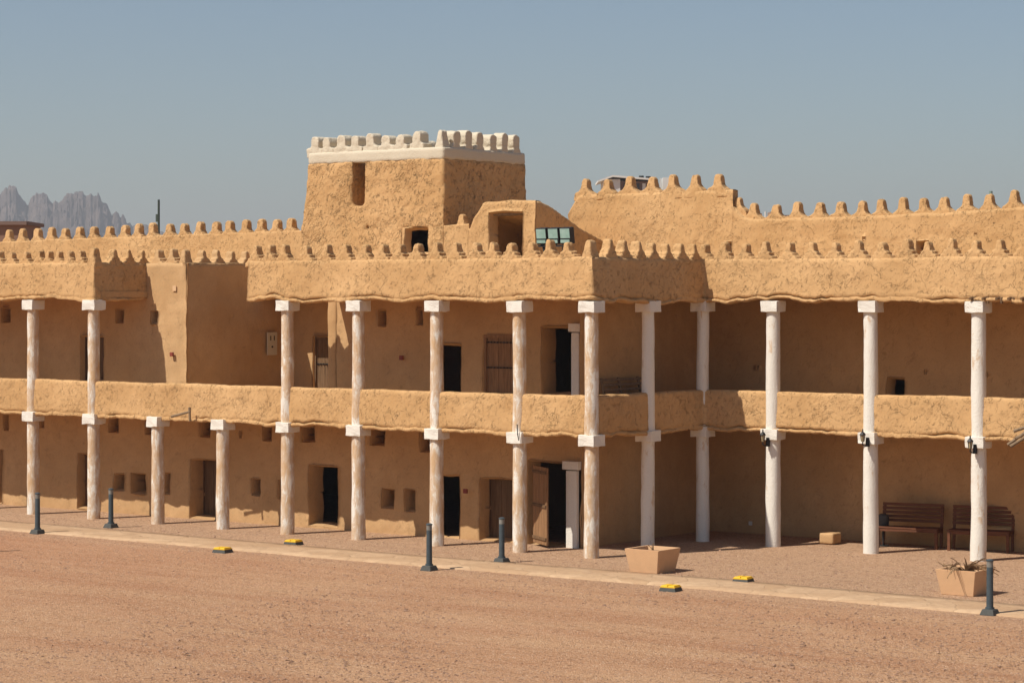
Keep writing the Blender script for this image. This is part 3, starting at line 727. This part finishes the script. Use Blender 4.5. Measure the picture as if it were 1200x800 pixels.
lumpy('tower_body', [], MUDT, TW, .055, 1.3, extra=frustum,
      cut=[(((sx0+sx1)/2, YR+.2, (sz0+sz1)/2), (sx1-sx0, 1.0, sz1-sz0)), ((U(486, YR), YR+.2, ony(486, 284, YR)[1]), (U(501, YR)-U(471, YR)+.02, .9, .74)), ((U(486, YR)-1.1, YR+1.6, ony(486, 284, YR)[1]), (U(501, YR)-U(471, YR)+2.4, 2.8, .74)), ((U(430.5, YR), YR, 7.09), (.10, .5, .14)), ((U(438.5, YR), YR, 7.08), (.10, .5, .14))])
crx0, crx1, cry0, cry1 = tx0+.21, tx1-.03, YR+.05, ty1-.05
cr = parapet('white_crest', [(crx0, cry1), (crx0, cry0), (crx1, cry0), (crx1, cry1), (crx0+.05, cry1)], 8.74, 9.05, .38, TW, lip=False, mat=LIMET, wave=.015, batter=.0, amp=.5, ends=(0, 0))
mer_line('tower', [388, 405, 421, 439, 457, 474, 493], cry0+.21, 9.04, cr, LIMET, 1.)
merlon('tower', (crx0+.2, cry0+.21, 9.04), 0, cr, LIMET, 1.02)
merlon('spike', (crx1-.18, cry0+.18, 9.03), 0, cr, LIMET, 1.0)
for p in (537, 551, 564, 580, 593, 607): merlon('knob', (crx1-.20, onx(p, 200, crx1)[0], 9.06), math.pi/2, cr, LIMET, 1.0)
for k in range(7): merlon('tower', (crx0+.3+k*.58, cry1-.21, 9.04), 0, cr, LIMET)
for k in range(5): merlon('tower', (crx0+.21, cry0+.65+k*.5, 9.04), math.pi/2, cr, LIMET)
# right rear walls: a high stretch then a lower one
HW = root('high_rear_wall', (U(770, YR2), YR2, 5.4), 'tallest stretch of rear mud wall with seven merlons, right of the stair house', 'wall')
hx0, hx1 = U(665, YR2), U(858, YR2)
def htop(x):
    a = (x-hx0)
    return 7.95-.5*max(0, 1-a/.35)**1.5
wall('high_wall_face', (0, YR2), (1, 0), (0, -1), hx0, hx1, 5.4, 7.95, [op(847.5, 857, 283, 303, YR2, .5, 'window_niche')], MUD, HW, batter=.015, top=htop, thick=.35, step=.08, amp=1.4)
def pz(p, y, Y): return ony(p, y, Y)[1]
mer_line('high', [687, 713, 739, 765, 790, 816, 843], YR2+.17, 7.93, HW, s=.95)
merlon('high', (hx1+.05, YR2+.25, 7.42), 0, HW, MUD, .8)
LWL = root('low_rear_wall', (U(1030, YR2), YR2, 5.4), 'rear mud wall rising gently to the right behind the right gallery, under many merlons', 'wall')
def ltop(x):
    z = np.interp(x, [U(p, YR2) for p in (856, 860, 866, 872, 884, 935, 1034, 1107, 1160, 1190, 1300)], [pz(p, y, YR2) for p, y in ((856, 240), (860, 244), (866, 252), (872, 256), (884, 257), (935, 256), (1034, 253), (1107, 249), (1160, 246), (1190, 243), (1300, 240))])
    return float(z)
wall('low_wall_face', (0, YR2), (1, 0), (0, -1), hx1-.02, 15, 5.4, 7.4, [op(1073, 1088, 277, 300, YR2, .5, 'window_niche'), op(1010, 1014, 271, 276, YR2, .12, 'wall_hole'), op(1141, 1145, 269, 273, YR2, .12, 'wall_hole')],
     MUD, LWL, batter=.015, top=ltop, thick=.35, step=.08, amp=1.4)
mer_line('high', [884, 910, 935, 961, 986, 1011, 1034, 1059, 1084, 1107, 1134, 1160, 1189, 1214], YR2+.2, lambda x: ltop(x)-.02, LWL, s=.9)

# ================================================================ THINGS IN THE COURTYARD
def bollard(px, yb, h=1.0, label=''):
    x, y = ong(px, yb-2)
    r = root('bollard', (x, y, 0), label, 'bollard', 'slim grey lamp bollards along the path')
    m = MB(); m.box((0, 0, .05), (.27, .27, .10), .015, taper=.74); m.build('base', CONC, r, world=False)
    m = MB(); m.cyl((0, 0, .09), (0, 0, h-.13), .060, .055, 18); m.cyl((0, 0, .09), (0, 0, .13), .078, .078, 18); m.build('post', STEEL, r, world=False, smooth=True)
    m = MB(); m.cyl((0, 0, h-.13), (0, 0, h-.03), .056, .056, 18); m.build('lamp_band', GREYCAP, r, world=False, smooth=True)
    m = MB(); m.lathe((0, 0, h-.03), [(.064, 0), (.064, .02), (.03, .035)], 18); m.build('cap', STEEL, r, world=False, smooth=True)
    return r
for px, yb, yt, lb in ((-20, 649, 592, 'grey bollard just outside the photo at the lower left, seen by its shadow'), (44, 627, 577, 'grey bollard at the far left, first along the path from that edge'), (130, 620, 572, 'grey bollard behind the path between the two leftmost full height columns and the third column'),
                   (503, 670, 613, 'grey bollard on the front edge of the path before the middle black doorway'), (588, 661, 606, 'grey bollard behind the path before the wide brown doorway'),
                   (1160, 722, 655, 'tallest looking grey bollard, right in front of the planter at the right')):
    x, y = ong(px, yb-2); d = -(x-CX)*_s+(y-CY)*_c
    bollard(px, yb, (yb-2-yt)*d/F_PX, lb)
def ground_light(px, yb, label, s=1.):
    x, y = ong(px, yb-3); r = root('ground_light', (x, y, 0), label, 'ground light', 'yellow topped ground lights by the path', rz=.1)
    m = MB(); m.box((0, 0, .035), (.35, .31, .08), .012, taper=.85); m.build('base', CONC, r, world=False)
    m = MB(); m.box((-.072, 0, .090), (.135, .26, .045), .012, taper=.9); m.box((.072, 0, .090), (.135, .26, .045), .012, taper=.9); m.box((0, 0, .08), (.30, .27, .02)); m.build('yellow_top', YELLOW, r, world=False)
ground_light(261, 650, 'ground light with worn yellow top on the front edge of the path, leftmost')
ground_light(344, 641, 'yellow topped ground light behind the path, before the fifth column from the left')
ground_light(786, 695, 'bright yellow topped ground light on the front edge of the path below the left planter')
ground_light(871, 685, 'bright yellow topped ground light behind the path, right of the left planter')

def planter(px0, px1, pxr, ytop, ybot, label, big):
    # front face between px0 and px1 (top), right face to pxr
    x, y = ong((px0+px1)/2, ybot); 
    W_ = .80; r = root('planter', (x-.02, y+.40, 0), label, 'planter', 'tapered square buff planters')
    h = .46; m = MB(); b = m.b
    def ring(w, z): return [b.verts.new((sx*w/2, sy*w/2, z)) for sx, sy in ((-1, -1), (1, -1), (1, 1), (-1, 1))]
    a, c, d, e = ring(W_*.80, 0), ring(W_, h), ring(W_-.12, h), ring(W_-.14, h-.08)
    b.faces.new(a[::-1])
    for P_, Q_ in ((a, c), (c, d), (d, e)):
        for i in range(4): j = (i+1) % 4; b.faces.new((P_[i], P_[j], Q_[j], Q_[i]))
    bmesh.ops.bevel(b, geom=list(b.edges), offset=.008, segments=2, affect='EDGES')
    m.build('pot', PLANT, r, world=False)
    m = MB(); m.box((0, 0, h-.10), (W_-.15, W_-.15, .05)); m.build('soil', SOIL, r, world=False)
    rnd = random.Random(int(px0)); V, Fc = [], []
    def blade(cx, cy, a, L, lean, w):
        b0 = len(V); n = 5
        for i in range(n+1):
            t = i/n; rr_ = L*lean*t; z = h-.08+L*(t-.45*lean*t*t*1.6); ww = w*(1-t*.85)
            px_, py_ = cx+rr_*math.cos(a), cy+rr_*math.sin(a)
            V.append((px_-ww*math.sin(a), py_+ww*math.cos(a), z)); V.append((px_+ww*math.sin(a), py_-ww*math.cos(a), z+.008)); V.append((px_, py_, z-.012))
        for i in range(n): q = b0+i*3; Fc.extend([(q, q+1, q+4, q+3), (q+1, q+2, q+5, q+4), (q+2, q, q+3, q+5)])
    if big:
        for i in range(46): blade(.02+rnd.uniform(-.05, .05), -.05+rnd.uniform(-.06, .06), rnd.uniform(-2.6, 1.0), rnd.uniform(.16, .52), rnd.uniform(.5, 1.5), rnd.uniform(.016, .032))
        for i in range(16): blade(-.30+rnd.uniform(-.04, .04), .0+rnd.uniform(-.05, .05), rnd.uniform(0, 6.3), rnd.uniform(.18, .32), rnd.uniform(.5, 1.2), .016)
    else:
        for i in range(9): blade(rnd.uniform(-.02, .02), rnd.uniform(-.02, .02), rnd.uniform(0, 6.3), rnd.uniform(.12, .25), rnd.uniform(.05, .5), .014)
    t = mk('dead_plant', V, Fc, DEADLEAF, None, smooth=False); t.location = (x-.02, y+.40, .0)
    tag(t, 'dried brown leaf rosettes sprawling in the right planter' if big else 'small stump of a dead plant in the left planter', 'dead plant')
    return r
planter(735, 770, 793, 642, 671.5, 'empty looking buff planter standing between the corner column and the next', False)
planter(1098, 1143, 1163, 669, 698, 'buff planter with dried plants, standing by the rightmost bollard', True)

def bench(x, y, rz, label, Wd=1.30):
    r = root('bench', (x, y, 0), label, 'bench', 'brown slatted benches along the right gallery wall', rz=rz)
    sh, bh, D = .45, .90, .48      # front is -y
    for sx in (-1, 1):
        X_ = sx*(Wd/2-.04)
        m = MB(); m.box((X_, -D/2+.03, sh/2-.02), (.06, .06, sh-.04), .005); m.build('leg', WOOD_B, r, world=False)
        m = MB(); m.box((X_, D/2+.02, bh/2), (.055, .05, bh+.03), .005, rot=Matrix.Rotation(R(-9), 4, 'X')); m.build('leg', WOOD_B, r, world=False)
        m = MB(); m.box((X_, 0, sh-.075), (.05, D-.06, .06), .004); m.build('side_rail', WOOD_B, r, world=False)
    m = MB()
    for i in range(7): m.box((0, -D/2+.035+i*.07, sh-.02), (Wd, .06, .025), .005)
    m.box((0, -D/2+.03, sh-.065), (Wd-.1, .03, .055), .004); m.build('seat', WOOD_B, r, world=False)
    m = MB()
    for i in range(5): z = .56+i*.085; m.box((0, D/2+.005+(z-.45)*.16, z), (Wd, .022, .062), .005)
    m.build('backrest', WOOD_B, r, world=False)
    return r
a = Vector(ong(1029, 641)); b_ = Vector(ong(1097, 644)); print('bench1', a, b_)
a2 = Vector(ong(1112, 645)); b2 = Vector(ong(1181, 648)); print('bench2', a2, b2)
def pbench(a, b, label):
    d = b-a; m = (a+b)/2; rz = math.atan2(d.y, d.x); n = Vector((-math.sin(rz), math.cos(rz)))
    bench(m.x+n.x*.21, m.y+n.y*.21, rz, label, d.length+.08)
pbench(a, b_, 'brown slatted bench between the two columns, nearest the dark pedestal bin')
pbench(a2, b2, 'brown slatted bench partly hidden behind the rightmost column')
# pedestal bin
x, y = ong(1031, 640); y += .15
r = root('pedestal_bin', (x, y, 0), 'small dark round topped bin on a thin stand beside the first bench', 'bin')
m = MB(); m.lathe((0, 0, .40), [(.10, 0), (.125, .03), (.13, .22), (.11, .27), (.05, .30)], 18); m.build('bin_body', BINM, r, world=False, smooth=True)
m = MB(); m.cyl((0, 0, .02), (0, 0, .42), .02); m.cyl((0, 0, 0), (0, 0, .02), .13); m.build('stand', BLACK, r, world=False, smooth=True)

# wall lanterns on the capitals
def lantern(px, py, label):
    x, z = ony(px, py, YS-.36); r = root('wall_lantern', (x, YS-.36, z), label, 'lantern', 'black lanterns on the right hand columns')
    m = MB(); m.cyl((.03, .15, -.17), (.03, .17, .02), .045, .045, 12); m.build('wall_plate', BLACK, r, world=False, smooth=True)
    m = MB(); pts = [(.03, .15, -.08), (.02, .07, -.15), (0, .0, -.12), (0, 0, -.06)]
    for p, q in zip(pts, pts[1:]): m.cyl(p, q, .014, .012, 8)
    m.build('bracket', BLACK, r, world=False)
    m = MB(); m.lathe((0, 0, -.06), [(.03, 0), (.035, .01), (.052, .14)], 6); m.build('glass', LAMPG, r, world=False)
    m = MB()
    for i in range(6): a_ = i*math.pi/3; m.cyl((.036*math.cos(a_), .036*math.sin(a_), -.05), (.055*math.cos(a_), .055*math.sin(a_), .08), .006, .006, 5)
    m.lathe((0, 0, .08), [(.075, 0), (.07, .015), (.045, .05), (.02, .065), (.014, .09), (.018, .10), (.006, .13)], 6); m.build('lamp_roof', BLACK, r, world=False)
lantern(894, 514, 'black lantern on the capital nearest the inner corner, leftmost of the three')
lantern(1011, 514, 'black lantern on the capital of the column left of the benches')
lantern(1137, 522, 'black lantern on the capital of the rightmost column')

# floodlights on the roof
def floods():
    Y = 2.2; x, z = ony(650, 287, Y)
    r = root('floodlight_rack', (x, Y, z), 'rack of three square green glazed floodlights on the roof before the stair house', 'floodlight')
    xs = [ony(p, 276, Y)[0]-x for p in (636, 650, 664)]; hh = .36; w = (xs[1]-xs[0])*.86
    m = MB(); m.box(((xs[0]+xs[2])/2-.1, .0, -.02), (1.1, .05, .04)); m.cyl((xs[0]+.0, .03, -.02), (xs[0]+.15, .03, -.95+.2), .03); m.cyl((xs[2]-.1, .03, -.02), (xs[2]-.15, .03, -1.5), .03); m.build('mount_frame', BLACK, r, world=False)
    T = Matrix.Rotation(R(8), 4, 'X')
    for i, xx in enumerate(xs):
        m = MB(); m.box((xx, .02, .20), (w, .16, hh), .012, rot=T); h = m.build('lamp_housing', BLACK, r, world=False)
        m = MB(); m.box((xx, -.066, .245), (w*.9, .012, hh*.58), .003, rot=T); m.box((xx, -.058, .075), (w*.86, .012, .07), .003, rot=T); g = m.build('lamp_glass', FGLASS, h, world=False)
        m = MB(); m.box((xx-.0, .0, .02), (w*.3, .05, .08)); m.build('yoke', BLACK, h, world=False)
floods()

# small fittings on the walls
def plate():
    y0, z0 = onx(311, 416, xbk); y1, z1 = onx(322.5, 389, xbk); X_ = xbk+.06
    r = root('wall_plate', (X_, (y0+y1)/2, (z0+z1)/2), 'tall cream plate with dark slots on the shaded recess wall', 'sign plate')
    m = MB(); m.box((0, 0, 0), (.02, abs(y1-y0), abs(z1-z0)), .004); m.build('plate', PLATE, r, world=False)
    h = abs(z1-z0)
    for yy in (-.06, .07): m = MB(); m.box((.012, yy, .12*h/.5), (.006, .03, .12)); m.build('slot', BLACK, r, world=False)
    m = MB(); m.box((.012, .0, -.08), (.006, .06, .045), .002); m.build('slot', BLACK, r, world=False)
plate()
def redbox(px, py, Y, label):
    x, z = ony(px, py, Y); m = MB(); m.box((0, -.02, 0), (.10, .05, .10), .01); o = m.build('alarm_box', RED, None); o.location = (x, Y-.03, z); tag(o, label, 'alarm box', 'small faded red boxes on the walls')
redbox(203, 415, YU-.02, 'faded red box on the sunlit strip of wall beside the recess')
redbox(472, 419, YU-.02, 'faded red box on the upper gallery wall left of the black doorway')
redbox(547, 575, Yb-.05, 'faded red box on the lower gallery wall beside the narrow black doorway')
x, z = ony(878, 613, YRW-.06); m = MB(); m.box((0, 0, 0), (.09, .03, .09), .006); o = m.build('socket_box', plain('white plastic', (.6, .58, .53), .5), None); o.location = (x, YRW-.0, z); tag(o, 'small white socket box low on the right gallery wall', 'socket')
x, z = ony(204.5, 338, YU); m = MB(); m.box((0, 0, 0), (.12, .02, .13), .006); o = m.build('wall_patch', PALE, None); o.location = (x, YU+.0, z); tag(o, 'small pale square patch on the sunlit wall left of the recess', 'patch')
def slats():
    X_ = -1.05; 
    r = root('slatted_frame', (-.9, 2.7, 2.75), 'weathered slatted wooden frame leaning against the shaded corner wall on the upper gallery', 'wooden frame')
    T = Matrix.Rotation(R(-14), 4, 'Y')
    for yy in (-.75, -.1, .65): m = MB(); m.box(T @ Vector((0, yy+.0, .45)), (.04, .06, .9), .004, rot=T); m.build('upright', WOOD_G, r, world=False)
    m = MB()
    for k in range(8): m.box(T @ Vector((.03, 0, .08+k*.11)), (.02, 1.6, .055), .003, rot=T)
    m.build('slat_panel', WOOD_G, r, world=False)
slats()
# white step inside the upper right doorway
x0, z0 = ony(650, 461, YU+.6); m = MB(); m.box((x0+.45, YU+.8, 2.74+.19), (.9, .5, .38), .02); m.box((x0+.45, YU+.55, 2.74+.08), (1.0, .3, .16), .02); o = m.build('plastered_step', LIMEC, B)

# ================================================================ BEYOND
# brown building at the far left
def bld(name, pxs, ytop, d, depth, mat, label, cat='building'):
    a, b = far(pxs[0], ytop, d), far(pxs[1], ytop, d); a2 = Vector((a.x, a.y)); b2 = Vector((b.x, b.y)); t = (b2-a2).normalized(); n = Vector((-t.y, t.x))
    c = (a2+b2)/2+n*depth/2; r = root(name, (c.x, c.y, 0), label, cat, rz=math.atan2(t.y, t.x)); return r, (b2-a2).length, depth, a.z
r, w, dp, h = bld('brown_building', (-60, 29), 263, 95, 3.2, BRICK, 'plain brown block building rising behind the wall at the far left')
m = MB(); m.box((0, 0, h/2), (w, dp, h)); m.build('wall', BRICK, r, world=False)
m = MB(); m.box((0, -dp/2-.03, h+.05), (w+.2, .25, .14)); m.box((w/2, 0, h+.052), (.25, dp+.2, .14)); m.build('coping', DISTB, r, world=False)
# white house
r, w, dp, h = bld('white_house', (707, 762), 210, 240, 7, DISTW, 'distant white gabled house with a dark side wall beyond the high rear wall')
m = MB(); m.box((-w*.32, 0, h/2), (w*.36, dp, h)); m.build('wall', DISTW, r, world=False)
m = MB(); m.box((w*.24, 0, h/2-.1), (w*.76, dp*.9, h-.2)); m.build('side_wall', DISTB, r, world=False)
for i in range(5): m = MB(); m.box((w*(-.02+.13*i), -dp*.46, h-.75), (.32, .1, .7)); m.build('window', DISTW if i % 2 else DISTG, r, world=False)
m = MB(); b = m.b
P_ = [(-w*.62, h-.15), (-w*.3, h+.38), (w*.66, h-.0), (w*.66, h-.16), (-w*.3, h+.2), (-w*.62, h-.32)]
a_ = [b.verts.new((x_, -dp*.56, z_)) for x_, z_ in P_]; c_ = [b.verts.new((x_, dp*.5, z_)) for x_, z_ in P_]; b.faces.new(a_); b.faces.new(c_[::-1])
for i in range(6): j = (i+1) % 6; b.faces.new((a_[j], a_[i], c_[i], c_[j]))
m.build('roof', DISTW, r, world=False)
m = MB(); m.cyl((w*.35, 0, h-.3), (w*.35, 0, h+.5), .25, .25, 12); m.cyl((w*.5, 0, h-.3), (w*.5, 0, h+.45), .25, .25, 12); m.build('water_tank', BLACK, r, world=False)
m = MB(); m.box((w*.95, 0, h/2+.2), (w*.3, 3, h+.1)); m.build('stair_block', DISTW, r, world=False)
def mast(px, yt, d, rad, label, cat, name, mat, cross=False, z0=0):
    p = far(px, yt, d); m = MB(); m.cyl((0, 0, z0), (0, 0, p.z), rad, rad*.8, 8)
    if cross: m.box((-.05, 0, p.z-.6), (.09, .09, .25))
    o = m.build(name, mat, None); o.location = (p.x, p.y, 0); tag(o, label, cat)
mast(186, 234, 80, .045, 'tall thin dark green pole rising behind the left rear wall', 'pole', 'pole', plain('green painted steel', (.05, .065, .05)), True)
mast(774, 209, 236, .06, 'thin white aerial standing right of the distant white house', 'aerial', 'aerial', DISTW)
mast(734, 209, 236, .05, 'short thin white aerial above the roof of the distant white house', 'aerial', 'aerial', DISTW)
mast(897, 248, 110, .05, 'short white post just past the end of the high rear wall', 'post', 'post', DISTW)
mast(1161, 224, 120, .12, 'green finial poking up above the merlons near the right edge', 'finial', 'finial', plain('green copper', (.18, .25, .22)))
for (a, b_, yt, d, mt, lb) in ((862, 893, 250, 160, BRICK, 'brown roofline glimpsed just right of the high rear wall'), (906, 926, 252, 165, DISTB, 'dark low roof glimpsed between merlons of the low rear wall')):
    r, w, dp, h = bld('far_building', (a, b_), yt, d, 6, mt, lb); m = MB(); m.box((0, 0, h/2), (w, dp, h)); m.build('wall', mt, r, world=False)
    m = MB(); m.box((-w*.3, 0, h+.05), (w*.25, dp*.5, .5)); m.build('roof_box', DISTW if mt is BRICK else DISTR, r, world=False)

# mountains
def mountains():
    prof = [(-420, 262), (-300, 238), (-200, 246), (-120, 226), (-60, 240), (-20, 232), (0, 229), (5, 222), (11, 220), (19, 223), (22, 230), (28, 238), (33, 243), (36, 235), (42, 229), (50, 226), (55, 228), (58, 233), (62, 237), (65, 231), (68, 236), (73, 231), (77, 226), (82, 223), (92, 222), (97, 223), (99, 228), (106, 227), (110, 231), (113, 232), (115, 226), (117, 230), (120, 237), (125, 239), (128, 246), (131, 254), (133, 250), (137, 248), (140, 251), (141, 257), (143, 251), (147, 254), (149, 262), (152, 259), (155, 264), (163, 260), (173, 263), (183, 269), (220, 280), (300, 300), (420, 330)]
    D = 3000.; nx, ny = 620, 90; V, Fc = [], []
    for j in range(ny):
        v = j/(ny-1)              # 0 front foot, ridge at .55, back foot 1
        d = D-520+v*900
        for i in range(nx):
            px = -420+840*i/(nx-1)
            if px > -60: pass
            y = float(np.interp(px, [q[0] for q in prof], [q[1] for q in prof])); zr = (HY-y)*D/F_PX+CH
            p = far(px, HY, d)
            t = v/.58 if v < .58 else (1-v)/.42
            zr *= 1+.02*noise.fractal(Vector((px*.3, 0, 2.)), .7, 2., 4)
            env = t**.75
            k = noise.ridged_multi_fractal(Vector((p.x*.006, p.y*.006, .3)), 1., 2.1, 5, 1., 2.)-1.
            k2 = noise.fractal(Vector((p.x*.018, p.y*.018, 1.)), .75, 2.1, 6)
            k3 = noise.noise(Vector((p.x*.011, p.y*.011, 4.)))
            z = zr*(env+(.15*k+.20*k2+.16*k3-.03)*min(1, 3.2*(1-t)+.12)*min(1, t*3))
            V.append((p.x, p.y, max(-3, z)))
    for j in range(ny-1):
        for i in range(nx-1): a = j*nx+i; Fc.append((a, a+1, a+1+nx, a+nx))
    o = mk('mountains', V, Fc, ROCK, smooth=False); o['kind'] = 'structure'
mountains()
# the air between here and the mountains
def haze():
    m = bpy.data.materials.new('haze air'); m.use_nodes = True; n = m.node_tree; n.nodes.clear()
    out = n.nodes.new('ShaderNodeOutputMaterial'); v = n.nodes.new('ShaderNodeVolumePrincipled')
    v.inputs['Color'].default_value = (.87, .88, .90, 1); v.inputs['Density'].default_value = .00024; v.inputs['Anisotropy'].default_value = .2
    n.links.new(v.outputs[0], out.inputs['Volume'])
    b = MB(); b.box((-300, 1600, 74), (7600, 5600, 152)); o = b.build('haze', m); o['kind'] = 'stuff'; o['label'] = 'thin dusty haze in the air toward the mountains'
    o.display_type = 'WIRE'
HAZE = True
if HAZE: haze()
